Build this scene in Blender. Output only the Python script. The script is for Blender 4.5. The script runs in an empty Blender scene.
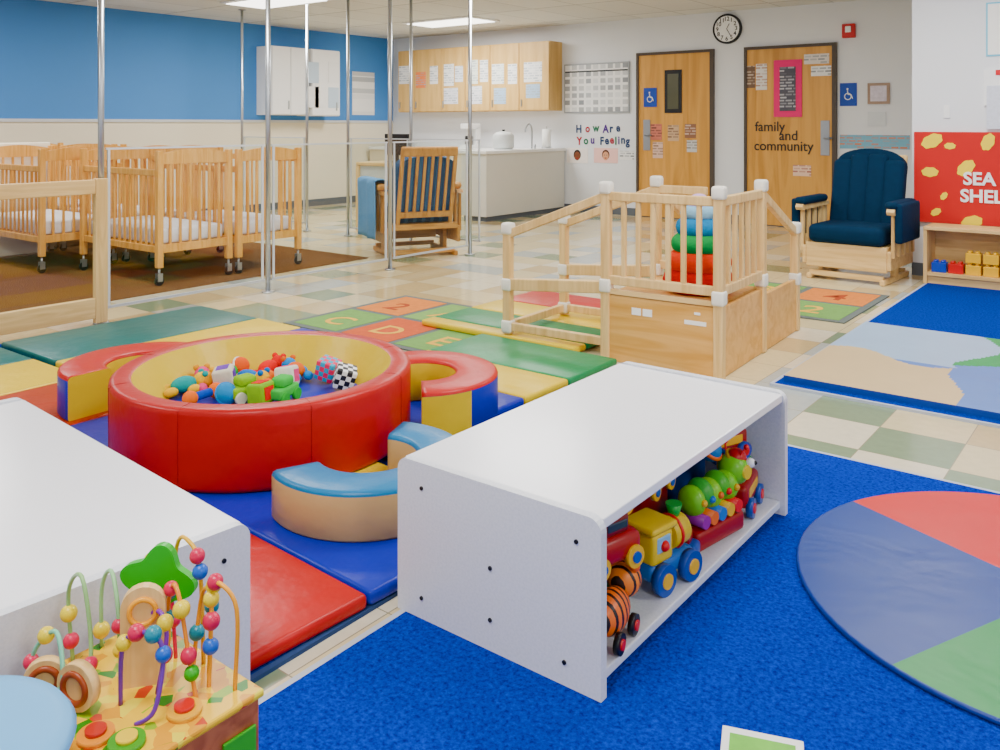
import bpy,bmesh,math,random
from mathutils import Vector,Matrix
random.seed(7)
H=1.2;F=870.;HOR=125.
TH=math.atan2(670,870);S,C=math.sin(TH),math.cos(TH)
def G(px,py,z=0.):
    D=F*(H-z)/(py-HOR);X=(px-500)/F*D
    return (X*C-D*S,X*S+D*C)
def WY(px,py,y):
    r=(px-500)/F;D=y/(r*S+C);return (D*(r*C-S),H-(py-HOR)*D/F)
def WX(px,py,x):
    r=(px-500)/F;D=x/(r*C-S);return (D*(r*S+C),H-(py-HOR)*D/F)
scene=bpy.context.scene
COL=scene.collection
# ---------------- materials
def hx(h,sat=1.16):
    c=[int(h[i:i+2],16)/255 for i in (0,2,4)]
    l=[(v/12.92 if v<=.04045 else ((v+.055)/1.055)**2.4) for v in c]
    g=sum(l)/3
    return tuple(min(1,max(0.001,g+(v-g)*sat)) for v in l)
MC={}
def newmat(n):
    m=bpy.data.materials.new(n);m.use_nodes=True
    nt=m.node_tree;return m,nt,nt.nodes['Principled BSDF']
def M(h,rough=.5,var=.06,scale=9.,bump=0.,metal=0.,bscale=None,dk=1.,dist=0.,bd=.01,spec=.4):
    k=(h,rough,var,scale,bump,metal,dk,dist)
    if k in MC:return MC[k]
    m,nt,b=newmat('mat_'+h)
    c=[v*dk for v in hx(h,1.16 if dk==1 else 1.3)];N=nt.nodes;L=nt.links
    tc=N.new('ShaderNodeTexCoord');no=N.new('ShaderNodeTexNoise');no.inputs['Scale'].default_value=scale;no.inputs['Detail'].default_value=4
    L.new(tc.outputs['Object'],no.inputs['Vector'])
    mx=N.new('ShaderNodeMix');mx.data_type='RGBA'
    mx.inputs[6].default_value=(*[v*(1-var) for v in c],1);mx.inputs[7].default_value=(*[min(1,v*(1+var)) for v in c],1)
    L.new(no.outputs['Fac'],mx.inputs[0]);L.new(mx.outputs[2],b.inputs['Base Color'])
    b.inputs['Roughness'].default_value=rough;b.inputs['Metallic'].default_value=metal;b.inputs['Specular IOR Level'].default_value=spec
    if bump:
        bp=N.new('ShaderNodeBump');bp.inputs['Strength'].default_value=bump;bp.inputs['Distance'].default_value=bd
        n2=N.new('ShaderNodeTexNoise');n2.inputs['Scale'].default_value=bscale or scale*1.5;n2.inputs['Detail'].default_value=3;n2.inputs['Distortion'].default_value=dist
        L.new(tc.outputs['Object'],n2.inputs['Vector']);L.new(n2.outputs['Fac'],bp.inputs['Height']);L.new(bp.outputs['Normal'],b.inputs['Normal'])
    MC[k]=m;return m
def vinyl(h): return M(h,.36,.06,6.,.6,dk=.72,spec=.28)
def vinylw(h): return M(h,.36,.07,5.,.45,bscale=3.2,dk=.72,dist=.7,bd=.015,spec=.28)
def wood(h1,h2,axis=2,sc=1.,rough=.4):
    k=('w',h1,h2,axis,sc)
    if k in MC:return MC[k]
    m,nt,b=newmat('wood_'+h1);N=nt.nodes;L=nt.links
    tc=N.new('ShaderNodeTexCoord');mp=N.new('ShaderNodeMapping')
    s=[14*sc]*3;s[axis]=1.2*sc;mp.inputs['Scale'].default_value=s
    no=N.new('ShaderNodeTexNoise');no.inputs['Scale'].default_value=1.6;no.inputs['Detail'].default_value=6;no.inputs['Distortion'].default_value=1.2
    cr=N.new('ShaderNodeValToRGB');cr.color_ramp.elements[0].color=(*hx(h2),1);cr.color_ramp.elements[1].color=(*hx(h1),1)
    cr.color_ramp.elements[0].position=.3;cr.color_ramp.elements[1].position=.6
    L.new(tc.outputs['Object'],mp.inputs[0]);L.new(mp.outputs[0],no.inputs['Vector']);L.new(no.outputs['Fac'],cr.inputs[0]);L.new(cr.outputs[0],b.inputs['Base Color'])
    b.inputs['Roughness'].default_value=rough;b.inputs['Specular IOR Level'].default_value=.35
    MC[k]=m;return m
def carpet(h1,h2,sc=90.,name='carpet'):
    m,nt,b=newmat(name);N=nt.nodes;L=nt.links
    tc=N.new('ShaderNodeTexCoord');v=N.new('ShaderNodeTexVoronoi');v.inputs['Scale'].default_value=sc
    n=N.new('ShaderNodeTexNoise');n.inputs['Scale'].default_value=sc*.8;n.inputs['Detail'].default_value=5;n.inputs['Roughness'].default_value=.7
    cr=N.new('ShaderNodeValToRGB');cr.color_ramp.elements[0].color=(*hx(h2,1.3),1);cr.color_ramp.elements[1].color=(*hx(h1,1.3),1)
    cr.color_ramp.elements[0].position=.33;cr.color_ramp.elements[1].position=.67
    for t in (v,n):L.new(tc.outputs['Object'],t.inputs['Vector'])
    L.new(n.outputs['Fac'],cr.inputs[0]);L.new(cr.outputs[0],b.inputs['Base Color'])
    bp=N.new('ShaderNodeBump');bp.inputs['Strength'].default_value=.7;bp.inputs['Distance'].default_value=.006
    L.new(v.outputs['Distance'],bp.inputs['Height']);L.new(bp.outputs['Normal'],b.inputs['Normal'])
    b.inputs['Roughness'].default_value=.95;b.inputs['Specular IOR Level'].default_value=.03
    return m
def tilemat(name,cols,size,rough=.25,grout=None,gw=.012,sy=None,speck=.12,bump=False):
    m,nt,b=newmat(name);N=nt.nodes;L=nt.links
    tc=N.new('ShaderNodeTexCoord');mp=N.new('ShaderNodeMapping');mp.inputs['Scale'].default_value=(1/size,1/(sy or size),1)
    L.new(tc.outputs['Object'],mp.inputs[0])
    fl=N.new('ShaderNodeVectorMath');fl.operation='FLOOR';L.new(mp.outputs[0],fl.inputs[0])
    sp0=N.new('ShaderNodeSeparateXYZ');L.new(fl.outputs[0],sp0.inputs[0])
    cb=N.new('ShaderNodeCombineXYZ');L.new(sp0.outputs[0],cb.inputs[0]);L.new(sp0.outputs[1],cb.inputs[1])
    wn=N.new('ShaderNodeTexWhiteNoise');wn.noise_dimensions='2D';L.new(cb.outputs[0],wn.inputs[0])
    cr=N.new('ShaderNodeValToRGB');cr.color_ramp.interpolation='CONSTANT'
    e=cr.color_ramp.elements;p=0
    for i,(c,w) in enumerate(cols):
        if i==0:e[0].color=(*hx(c),1);e[0].position=0
        elif i==1:e[1].position=p;e[1].color=(*hx(c),1)
        else:
            q=e.new(p);q.color=(*hx(c),1)
        p+=w
    L.new(wn.outputs['Value'],cr.inputs[0])
    no=N.new('ShaderNodeTexNoise');no.inputs['Scale'].default_value=28;no.inputs['Detail'].default_value=6;L.new(tc.outputs['Object'],no.inputs['Vector'])
    mr=N.new('ShaderNodeMapRange');mr.inputs['To Min'].default_value=1-speck;mr.inputs['To Max'].default_value=1+speck;L.new(no.outputs['Fac'],mr.inputs['Value'])
    vm=N.new('ShaderNodeVectorMath');vm.operation='SCALE';L.new(cr.outputs[0],vm.inputs[0]);L.new(mr.outputs[0],vm.inputs['Scale'])
    fr=N.new('ShaderNodeVectorMath');fr.operation='FRACTION';L.new(mp.outputs[0],fr.inputs[0])
    sp=N.new('ShaderNodeSeparateXYZ');L.new(fr.outputs[0],sp.inputs[0])
    mi=N.new('ShaderNodeMath');mi.operation='MINIMUM';L.new(sp.outputs[0],mi.inputs[0]);L.new(sp.outputs[1],mi.inputs[1])
    lt=N.new('ShaderNodeMath');lt.operation='LESS_THAN';lt.inputs[1].default_value=gw;L.new(mi.outputs[0],lt.inputs[0])
    mx=N.new('ShaderNodeMix');mx.data_type='RGBA';mx.inputs[7].default_value=(*hx(grout or '908870'),1)
    L.new(lt.outputs[0],mx.inputs[0]);L.new(vm.outputs[0],mx.inputs[6]);L.new(mx.outputs[2],b.inputs['Base Color'])
    b.inputs['Roughness'].default_value=rough
    return m
def speckled(h1,h2,rough=.35):
    m,nt,b=newmat('laminate');N=nt.nodes;L=nt.links
    tc=N.new('ShaderNodeTexCoord');no=N.new('ShaderNodeTexNoise');no.inputs['Scale'].default_value=160;no.inputs['Detail'].default_value=3
    cr=N.new('ShaderNodeValToRGB');cr.color_ramp.elements[0].color=(*hx(h2),1);cr.color_ramp.elements[1].color=(*hx(h1),1)
    cr.color_ramp.elements[0].position=.35;cr.color_ramp.elements[1].position=.6
    L.new(tc.outputs['Object'],no.inputs['Vector']);L.new(no.outputs['Fac'],cr.inputs[0]);L.new(cr.outputs[0],b.inputs['Base Color']);b.inputs['Roughness'].default_value=rough
    return m
def emis(h,st):
    m,nt,b=newmat('lamp_emission');b.inputs['Base Color'].default_value=(*hx(h),1)
    b.inputs['Emission Color'].default_value=(*hx(h),1);b.inputs['Emission Strength'].default_value=st;return m
def clearmat():
    m=bpy.data.materials.new('clear_acrylic');m.use_nodes=True;nt=m.node_tree;nt.nodes.clear();N=nt.nodes;L=nt.links
    o=N.new('ShaderNodeOutputMaterial');mx=N.new('ShaderNodeMixShader');t=N.new('ShaderNodeBsdfTransparent');g=N.new('ShaderNodeBsdfGlossy')
    t.inputs[0].default_value=(.96,.98,.97,1);g.inputs['Roughness'].default_value=.03;mx.inputs[0].default_value=.025
    L.new(t.outputs[0],mx.inputs[1]);L.new(g.outputs[0],mx.inputs[2]);L.new(mx.outputs[0],o.inputs[0]);return m
# ---------------- mesh builder
class B:
    def __init__(s):s.bm=bmesh.new();s.X=Matrix.Identity(4)
    def _fin(s,nv,nf,m,mi,sm):
        M_=s.X@(m or Matrix.Identity(4))
        bmesh.ops.transform(s.bm,matrix=M_,verts=nv)
        for f in nf:
            f.material_index=mi
            if sm is not None:f.smooth=sm
    def box(s,x0,x1,y0,y1,z0,z1,bev=0,mi=0,m=None,seg=2):
        r=bmesh.ops.create_cube(s.bm,size=1);v=r['verts']
        for a in v:a.co=Vector(((x0+x1)/2+a.co.x*(x1-x0),(y0+y1)/2+a.co.y*(y1-y0),(z0+z1)/2+a.co.z*(z1-z0)))
        if bev>0:
            es=list({e for a in v for e in a.link_edges})
            r=bmesh.ops.bevel(s.bm,geom=es,offset=bev,segments=seg,affect='EDGES',profile=.5)
            v=list(set(r['verts'])|{a for f in r['faces'] for a in f.verts})
            v=list({a for a in v if a.is_valid})
        fs={f for a in v for f in a.link_faces}
        s._fin(v,fs,m,mi,bev>0 and seg>2);return s
    def cyl(s,p0,p1,r,r2=None,seg=16,mi=0,cap=True,sm=True):
        p0=Vector(p0);p1=Vector(p1);d=p1-p0
        q=bmesh.ops.create_cone(s.bm,cap_ends=cap,segments=seg,radius1=r,radius2=r if r2 is None else r2,depth=d.length)
        m=Matrix.Translation((p0+p1)/2)@d.to_track_quat('Z','Y').to_matrix().to_4x4()
        v=q['verts'];fs={f for a in v for f in a.link_faces}
        s._fin(v,fs,m,mi,None)
        for f in fs:f.smooth=sm and len(f.verts)==4
        return s
    def sph(s,c,r,sc=(1,1,1),mi=0,u=20,v=12,m=None):
        q=bmesh.ops.create_uvsphere(s.bm,u_segments=u,v_segments=v,radius=r)
        mm=Matrix.Translation(c)@(m or Matrix.Identity(4))@Matrix.Diagonal((*sc,1))
        vs=q['verts'];s._fin(vs,{f for a in vs for f in a.link_faces},mm,mi,True);return s
    def prism(s,pts,z0,z1,mi=0,m=None,side=None):
        lo=[s.bm.verts.new((x,y,z0)) for x,y in pts];hi=[s.bm.verts.new((x,y,z1)) for x,y in pts];n=len(pts)
        fs=[s.bm.faces.new(lo[::-1]),s.bm.faces.new(hi)]
        sd=[s.bm.faces.new((lo[i],lo[(i+1)%n],hi[(i+1)%n],hi[i])) for i in range(n)]
        s._fin(lo+hi,fs+sd,m,mi,False)
        if side is not None:
            for f in sd:f.material_index=side
        return s
    def lathe(s,prof,seg=48,mis=None,a0=0,a1=2*math.pi,caps=False,m=None,closed=False,mi=0):
        full=abs(a1-a0-2*math.pi)<1e-6;n=seg if full else seg+1
        rings=[];nv=[];nf=[]
        for i in range(n):
            a=a0+(a1-a0)*i/seg;ring=[]
            for r,z in prof:
                ring.append(s.bm.verts.new((r*math.cos(a),r*math.sin(a),z)))
            rings.append(ring);nv+=ring
        P=len(prof)
        for i in range(seg):
            A=rings[i];Bq=rings[(i+1)%n]
            for j in range(P if closed else P-1):
                k=(j+1)%P
                f=s.bm.faces.new((A[j],Bq[j],Bq[k],A[k]));f.material_index=mis[j] if mis else mi;f.smooth=True;nf.append(f)
        if caps and not full:
            f=s.bm.faces.new(rings[0]);f.material_index=caps if isinstance(caps,int) and caps is not True else mi
            g=s.bm.faces.new(rings[-1][::-1]);g.material_index=f.material_index
        bmesh.ops.transform(s.bm,matrix=s.X@(m or Matrix.Identity(4)),verts=nv)
        return s
    def tor(s,c,R,r,mi=0,seg=32,ps=12,m=None,sz=1):
        prof=[(R+r*math.cos(2*math.pi*i/ps),r*sz*math.sin(2*math.pi*i/ps)) for i in range(ps)]
        return s.lathe(prof,seg,mi=mi,closed=True,m=Matrix.Translation(c)@(m or Matrix.Identity(4)))
    def tube(s,pts,r,seg=8,mi=0):
        P=[Vector(p) for p in pts];out=[]
        for i in range(len(P)-1):
            a=P[max(i-1,0)];b=P[i];c=P[i+1];d=P[min(i+2,len(P)-1)]
            for k in range(6):
                t=k/6;out.append(.5*((2*b)+(c-a)*t+(2*a-5*b+4*c-d)*t*t+(3*b-a-3*c+d)*t**3))
        out.append(P[-1]);s.path=out
        rings=[]
        prev=None
        for i,p in enumerate(out):
            t=(out[min(i+1,len(out)-1)]-out[max(i-1,0)]).normalized()
            if prev is None:
                n=t.orthogonal().normalized()
            else:
                n=(prev-t*prev.dot(t)).normalized()
            prev=n;bn=t.cross(n)
            rings.append([s.bm.verts.new(s.X@(p+(n*math.cos(2*math.pi*k/seg)+bn*math.sin(2*math.pi*k/seg))*r)) for k in range(seg)])
        for i in range(len(rings)-1):
            for k in range(seg):
                f=s.bm.faces.new((rings[i][k],rings[i][(k+1)%seg],rings[i+1][(k+1)%seg],rings[i+1][k]));f.smooth=True;f.material_index=mi
        for q in (rings[0][::-1],rings[-1]):s.bm.faces.new(q).material_index=mi
        return s
    def make(s,name,mats,parent=None,loc=(0,0,0),rz=0,label=None):
        bmesh.ops.recalc_face_normals(s.bm,faces=s.bm.faces)
        me=bpy.data.meshes.new(name);s.bm.to_mesh(me);s.bm.free()
        if not isinstance(mats,(list,tuple)):mats=[mats]
        for q in mats:me.materials.append(q)
        o=bpy.data.objects.new(name,me);COL.objects.link(o)
        o.location=loc;o.rotation_euler=(0,0,rz)
        if parent:o.parent=parent
        if label:o['label']=label
        return o
def top(o,label,cat,group=None):
    o['label']=label;o['category']=cat
    if group:o['group']=group
    return o
def thing(name,label,cat,loc,rz=0,group=None,rot=None,sc=1):
    e=bpy.data.objects.new(name,None);e.empty_display_size=.1;COL.objects.link(e)
    e.location=loc;e.rotation_euler=rot or (0,0,rz);e.scale=(sc,sc,sc);return top(e,label,cat,group)
def copything(src,loc,rz=0,label=None):
    def rec(o,p):
        c=o.copy();COL.objects.link(c)
        if p:c.parent=p
        for k in o.children:rec(k,c)
        return c
    n=rec(src,None);n.location=loc;n.rotation_euler=(0,0,rz)
    if label:n['label']=label
    return n
def struct(o):o['kind']='structure';return o
def text(s,size,mat,parent,loc,rot=(math.pi/2,0,0),name='lettering',al='LEFT',ext=.001,bold=0,sx=1):
    cu=bpy.data.curves.new(name,'FONT');cu.body=s;cu.size=size;cu.extrude=ext;cu.align_x=al;cu.offset=bold;cu.resolution_u=4
    tmp=bpy.data.objects.new('tmp_text',cu);COL.objects.link(tmp)
    dg=bpy.context.evaluated_depsgraph_get();me=bpy.data.meshes.new_from_object(tmp.evaluated_get(dg))
    bpy.data.objects.remove(tmp);me.name=name;me.materials.clear();me.materials.append(mat)
    o=bpy.data.objects.new(name,me);COL.objects.link(o);o.location=loc;o.rotation_euler=rot;o.scale=(sx,1,1)
    if parent:o.parent=parent
    return o
RX=lambda a:Matrix.Rotation(a,4,'X')
RY=lambda a:Matrix.Rotation(a,4,'Y')
RZ=lambda a:Matrix.Rotation(a,4,'Z')
T=lambda *a:Matrix.Translation(a)
# palette
RED=vinyl('c80426');YEL=vinyl('fcd400');BLU=vinyl('1040b0');GRN=vinyl('00905c');DGR=vinyl('0c6a68');TAN=vinyl('e0c090');SKY=vinyl('3a88b8')
WHITE=M('f4f4f4',.4,.02);BLACK=M('101012',.4);STEEL=M('b4b8bc',.3,.03,metal=.9);PAPER=M('f8f8f4',.8,.02)
MAPLE=wood('e6c48c','d4aa6c');MAPX=wood('e6c48c','d4aa6c',0);CRIBW=wood('e4b06c','cc9248');CRIBX=wood('dda250','c88838',0)
PALE=wood('e4c48e','cca870');PALEX=wood('e4c48e','cca870',0)
LAM=speckled('dfe1e7','d6d9e0');LAMT=M('f4f4f8',.22,.01)
YB=10.2;XL=-10.06;YR=7.55;XR=-1.64;CE=2.6
# ---------------- structure
FL=tilemat('vinyl_tile_floor',[('d0c19a',.40),('bfaa80',.17),('aab0ac',.16),('7c8c70',.11),('d8ceb6',.18)],.305,.14)
struct(B().box(XL,6,-4,YB+.1,-.1,0).make('floor',FL))
CL=tilemat('acoustic_ceiling',[('e0e0dc',.5),('dadad6',.5)],.61,.9,grout='b8b8b4',gw=.03,sy=1.22,speck=.05)
struct(B().box(XL,6,-4,YB+.1,CE,CE+.1).make('ceiling',CL))
WB=M('5488c8',.7,.02,3.);WC=M('e4dcc8',.7,.02,3.);WW=M('e6e8ec',.75,.02,3.)
b=B();b.box(XL-.12,XL,-4,YB+.1,1.25,CE,mi=0);b.box(XL-.12,XL,-4,YB+.1,0,1.25,mi=1);struct(b.make('wall_left',[WB,WC]))
struct(B().box(XL-.12,XR+.2,YB,YB+.12,0,CE).make('wall_back',WW))
struct(B().box(XR,6,YR,YR+.12,0,CE).box(XR,XR+.12,YR+.12,YB,0,CE).make('wall_right',WW))
BBM=M('5a6068',.5)
struct(B().box(XL,XL+.012,-4,YB,0,.1).make('baseboard_left',BBM))
struct(B().box(XL+.02,XR,YB-.012,YB,0,.1).make('baseboard_back',BBM))
struct(B().box(XR,6,YR-.012,YR,0,.1).make('baseboard_right',BBM))
struct(B().box(XL,XL+.02,-4,YB,1.235,1.27).make('trim_1',M('c8ccd0',.5)))
LE=emis('fffdf6',5.0)
for (x,y) in [(-7.95,6.2),(-7.7,8.9),(-4.6,6.4),(-8.1,3),(-4.6,3.2),(-1.2,3.2),(-1.2,6),(-4.6,.2),(-1.2,.2),(2,3),(2,0)]:
    t=thing('ceiling_light','rectangular white fluorescent panel light set in ceiling grid','ceiling light',(x,y,CE),group='ceiling panel lights')
    B().box(-.61,.61,-.31,.31,-.015,-.002).box(-.57,.57,-.27,.27,-.02,-.015).make('light_frame',WHITE,t)
    B().box(-.56,.56,-.26,.26,-.026,-.021).make('diffuser',LE,t)
    l=bpy.data.lights.new('panel_lamp','AREA');l.shape='RECTANGLE';l.size=1.1;l.size_y=.5;l.energy=60 if y<8 else 70;l.color=(1,.985,.95)
    lo=bpy.data.objects.new('panel_lamp',l);COL.objects.link(lo);lo.location=(0,0,-.04);lo.parent=t
w=bpy.data.worlds.new('World');scene.world=w;w.use_nodes=True
w.node_tree.nodes['Background'].inputs[0].default_value=(.95,.97,1,1);w.node_tree.nodes['Background'].inputs[1].default_value=1.1
# camera
cam=bpy.data.cameras.new('Camera');co=bpy.data.objects.new('Camera',cam);COL.objects.link(co);scene.camera=co
co.location=(0,0,H);co.rotation_euler=(math.pi/2,0,TH);cam.sensor_width=36;cam.lens=F/1000*36;cam.shift_y=-.25;cam.clip_start=.05
# ---------------- carpets
CB=carpet('0a4eae','03246c',120);CB2=carpet('0c4ca4','032866',110,name='carpet_far');EDGE=M('b0b6c4',.7)
def rug(x0,x1,y0,y1,mat,label,edge=True,h=.012):
    t=thing('area_rug',label,'rug',((x0+x1)/2,(y0+y1)/2,0));a=(x1-x0)/2;c=(y1-y0)/2
    B().box(-a+.016,a-.016,-c+.016,c-.016,0,h).make('carpet_pile',mat,t)
    if edge:
        b=B();q=.016;b.box(-a,a,-c,-c+q,0,h).box(-a,a,c-q,c,0,h).box(-a,-a+q,-c+q,c-q,0,h).box(a-q,a,-c+q,c-q,0,h)
        b.make('binding',EDGE if edge==1 else M('28406c',.8),t)
    return t
rug(-1.495,3.5,-1.5,3.22,CB,'bright blue carpet with pale bound edge under white toy shelf')
rug(-1.46,3.2,3.93,7.3,CB2,'royal blue carpet with bound edge beside block shelf')
rug(-5.04,-1.56,-1.4,3.32,carpet('103c90','06205c',name='carpet_dark'),'dark blue carpet underneath the folding play mats',edge=2,h=.01)
rug(-9.6,-5.7,.5,5.5,carpet('7c5c40','5a402c',110,name='carpet_brown'),'brown carpet underneath the row of wooden cribs',edge=False,h=.008)
# ---------------- folding mats
def foldmat(ox,oy,rz,axis,spans,length,z,label,th=.038):
    t=thing('folding_mat',label,'play mat',(ox,oy,z),rz)
    p=0
    for wd,m in spans:
        b=B()
        if axis=='x':b.box(p+.003,p+wd-.003,0,length,0,th,bev=.012,seg=3)
        else:b.box(-length,0,p+.003,p+wd-.003,0,th,bev=.012,seg=3)
        b.make('mat_panel',m,t);p+=wd
    return t
foldmat(-4.92,2.04,0,'x',[(.60,DGR),(.40,YEL),(.6,BLU)],1.2,.0105,'dark green, yellow and blue vinyl folding mat on carpet')
foldmat(-5.0,.82,0,'x',[(.55,DGR),(.50,YEL),(.60,vinyl('c05030')),(.5,BLU)],1.18,.0105,'green, yellow, rust and blue vinyl folding mat beside white shelf')
foldmat(-1.58,1.13,math.radians(-3),'y',[(.37,RED),(.36,BLU),(.22,YEL)],.96,.0105,'red, blue and yellow vinyl folding mat between shelf and play ring')
foldmat(-2.16,2.2,0,'y',[(.78,BLU),(.34,YEL),(.44,GRN)],.86,.0105,'blue, yellow and green vinyl folding mat at wooden climber')
foldmat(-2.44,3.80,0,'y',[(.12,YEL),(.34,GRN),(.32,YEL),(.42,RED)],1.08,.0105,'green, yellow and red striped vinyl folding mat underneath climber ramp',th=.036)
MZ=.049
# ---------------- ball pit ring
pit=thing('soft_play_ring','round red vinyl play ring with yellow inner wall, blue floor','play ring',(-2.668,2.035,MZ))
ph=.262
B().lathe([(.0,.0),(.522,.0),(.532,.006),(.536,.02),(.537,ph-.022),(.534,ph-.009),(.526,ph-.002),(.515,ph),(.470,ph),(.462,ph-.003)],96).make('outer_wall',vinyl('c00428'),pit)
B().lathe([(.462,ph-.003),(.456,ph-.012),(.372,.13),(.366,.12)],96).make('inner_wall',YEL,pit)
B().lathe([(.376,.11),(.366,.126),(.001,.130)],64).make('floor_pad',vinyl('1848b8'),pit)
for i in range(8):
    a=i*math.pi/4+.4
    sb=B()
    sb.tube([(.470*math.cos(a),.470*math.sin(a),ph),(.515*math.cos(a),.515*math.sin(a),ph),(.5345*math.cos(a),.5345*math.sin(a),ph-.010),(.5372*math.cos(a),.5372*math.sin(a),ph-.03),(.5372*math.cos(a),.5372*math.sin(a),.03)],.0009,5)
    sb.make('seam_piping',vinyl('a00420'),pit)
def carc(x,y,mid,span,r0,r1,h,mats,label,stripes=None):
    t=thing('soft_play_arc',label,'soft play block',(x,y,MZ),0)
    e=.014
    a0=mid-span/2;a1=mid+span/2
    prof=[(r0+e*.4,0),(r1-e*.4,0),(r1,e*.5),(r1,h-e),(r1-e*.3,h-e*.3),(r1-e,h),(r0+e,h),(r0+e*.3,h-e*.3),(r0,h-e),(r0,e*.5)]
    mis=[1,1,1,0,0,0,0,0,2,2]
    B().lathe(prof,40,mis=mis,a0=a0,a1=a1,caps=3,closed=True).make('foam_body',mats,t)
    for (u0,u1,m) in (stripes or []):
        B().lathe([(r1+.0015,.006),(r1+.0015,h-.014)],16,a0=a0+span*u0,a1=a0+span*u1).make('side_stripe',m,t)
    return t
pc=Vector((-2.668,2.035))
def mid(x,y):d=Vector((x,y))-pc;return math.atan2(d.y,d.x)
x,y=-2.38,2.57;carc(x,y,mid(x,y)-.1,math.radians(205),.14,.31,.17,[RED,BLU,YEL,YEL],'red-topped curved soft play block with blue and yellow sides',[(0,.18,YEL),(.55,.8,RED)])
x,y=-3.40,1.97;carc(x,y,mid(x,y),math.radians(175),.14,.32,.17,[RED,BLU,YEL,YEL],'red-topped curved soft play block with blue sides',[(.55,.8,YEL)])
x,y=-1.965,1.885;carc(x,y,mid(x,y)+.2,math.radians(225),.15,.30,.14,[SKY,TAN,TAN,TAN],'blue-topped curved soft play block with tan vinyl sides')
# ---------------- white shelves
def wshelf(loc,rz,W,L,Hh,label):
    t=thing('toy_shelf',label,'shelf',loc,rz);th=.022
    def endp(y0):
        b=B();r=.03;pts=[]
        for (cx,cz,a) in ((-r,Hh-r,0),(-W+r,Hh-r,90)):
            for k in range(6):
                q=math.radians(a+k*18);pts.append((cx+r*math.cos(q),cz+r*math.sin(q)))
        pts+=[(-W,0),(0,0)]
        b.prism(pts,0,th,m=T(0,y0+th,0)@RX(math.pi/2))
        return b
    endp(0).make('end_panel',LAM,t);endp(L-th).make('end_panel',LAM,t)
    B().box(-W+.004,-.008,th,L-th,Hh-.03,Hh-.006,bev=.003).make('top_board',LAMT,t)
    B().box(-W+.004,-.015,th,L-th,.02,.042,bev=.003).make('bottom_board',LAM,t)
    B().box(-W+.004,-W+.014,th,L-th,.042,Hh-.03).make('back_panel',LAM,t)
    B().box(-.06,-.045,th,L-th,0,.02).make('toe_kick',LAM,t)
    for (u,v) in ((-.06,Hh-.06),(-W*.5,Hh*.5),(-W+.08,Hh-.06),(-.09,.05),(-W*.5,.07),(-W+.08,.05)):
        for yy,dd in ((-.003,.006),(L-.003,.006)):
            B().cyl((u,yy,v),(u,yy+dd,v),.005,seg=10).make('bolt',BLACK,t)
    return t
wshelf((-.926,1.543,.0125),0,.58,1.10,.374,'low white laminate toy shelf with open side full of toys')
r=math.radians(-4.5)
wshelf((-1.500,1.105,.0105),r+math.pi/2,.61,1.24,.375,'low white laminate shelf with pale end panel behind bead maze')
# ---------------- round mat
def sector_mat():
    x,y=-.225,2.575;t=thing('round_floor_mat','round vinyl floor mat with red, blue and green segments','play mat',(x,y,.0125))
    a_rb=math.atan2(G(843,505)[1]-y,G(843,505)[0]-x);a_bg=math.atan2(G(903,672)[1]-y,G(903,672)[0]-x)+2*math.pi
    cols=[(a_rb,a_bg,vinylw('1c4890')),(a_rb-math.radians(75),a_rb,vinylw('d83024')),(a_bg,a_bg+math.radians(70),vinylw('08904c')),(a_bg+math.radians(70),a_rb-math.radians(75)+2*math.pi,vinylw('e8c020'))]
    for a0,a1,m in cols:
        n=26;pts=[(0,0)]+[(.61*math.cos(a0+(a1-a0)*i/n),.61*math.sin(a0+(a1-a0)*i/n)) for i in range(n+1)]
        B().prism(pts,0,.014).make('mat_segment',m,t)
    B().tor((0,0,.007),.61,.007,seg=80,ps=8).make('edge_piping',vinyl('1c4694'),t)
sector_mat()
def wavy():
    x0,x1,y0,y1=-1.42,-.1,4.0,5.38
    t=thing('landscape_floor_mat','vinyl floor mat with wavy tan, pale blue and green areas','play mat',(x0,y0,.0125))
    nx,ny=90,90;b=B();V=[[b.bm.verts.new(((x1-x0)*i/nx,(y1-y0)*j/ny,.028)) for i in range(nx+1)] for j in range(ny+1)]
    for j in range(ny):
        for i in range(nx):
            u=(i+.5)/nx;v=(j+.5)/ny
            f=b.bm.faces.new((V[j][i],V[j][i+1],V[j+1][i+1],V[j+1][i]))
            if u<.50+.05*math.sin(v*9+1) and v<.50-.16*u+.05*math.sin(u*14):k=0
            elif u>.50+.06*math.sin(v*10) and v>.52+.05*math.sin(u*12):k=3
            elif v>=.44 and u<.52+.06*math.sin(v*10):k=1
            else:k=2
            f.material_index=k
    b.box(0,x1-x0,0,y1-y0,0,.0275,mi=4)
    b.make('mat_cover',[vinylw('ecd4ac'),vinylw('c0d8f4'),vinylw('7c9cdc'),vinylw('28a868'),vinyl('2c50a0')],t)
wavy()
# ---------------- number rugs
def arug(x,y,nx,ny,s,sy,chars,label,cs):
    t=thing('number_rug',label,'rug',(x,y,0));g=.045
    B().box(0,nx*s+g,0,ny*sy+g,0,.008).make('rug_base',M('606864',.9),t)
    k=0
    for j in range(ny):
        for i in range(nx):
            c=cs[k]
            B().box(i*s+g,(i+1)*s,j*sy+g,(j+1)*sy,.008,.010).make('rug_square',M(c,.9,.2,30),t)
            text(chars[k],s*.62,M('d8a850' if c[0]!='c' else '9c4428',.9),t,(i*s+s*.5+g/2,j*sy+sy*.30,.0105),(0,0,0),name='character_print',al='CENTER',ext=.0006,bold=.003);k+=1
    return t
arug(-4.24,3.36,3,2,.42,.51,'CDE2A3','rug with large orange and green letter squares',['6c9450','bc5838','6c9450','cc7c44','789c58','c07040'])
arug(-2.62,5.42,2,2,.51,.51,'1234','rug with large orange and green number squares',['bc6038','6c9450','6c9450','cc7c44'])
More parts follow.
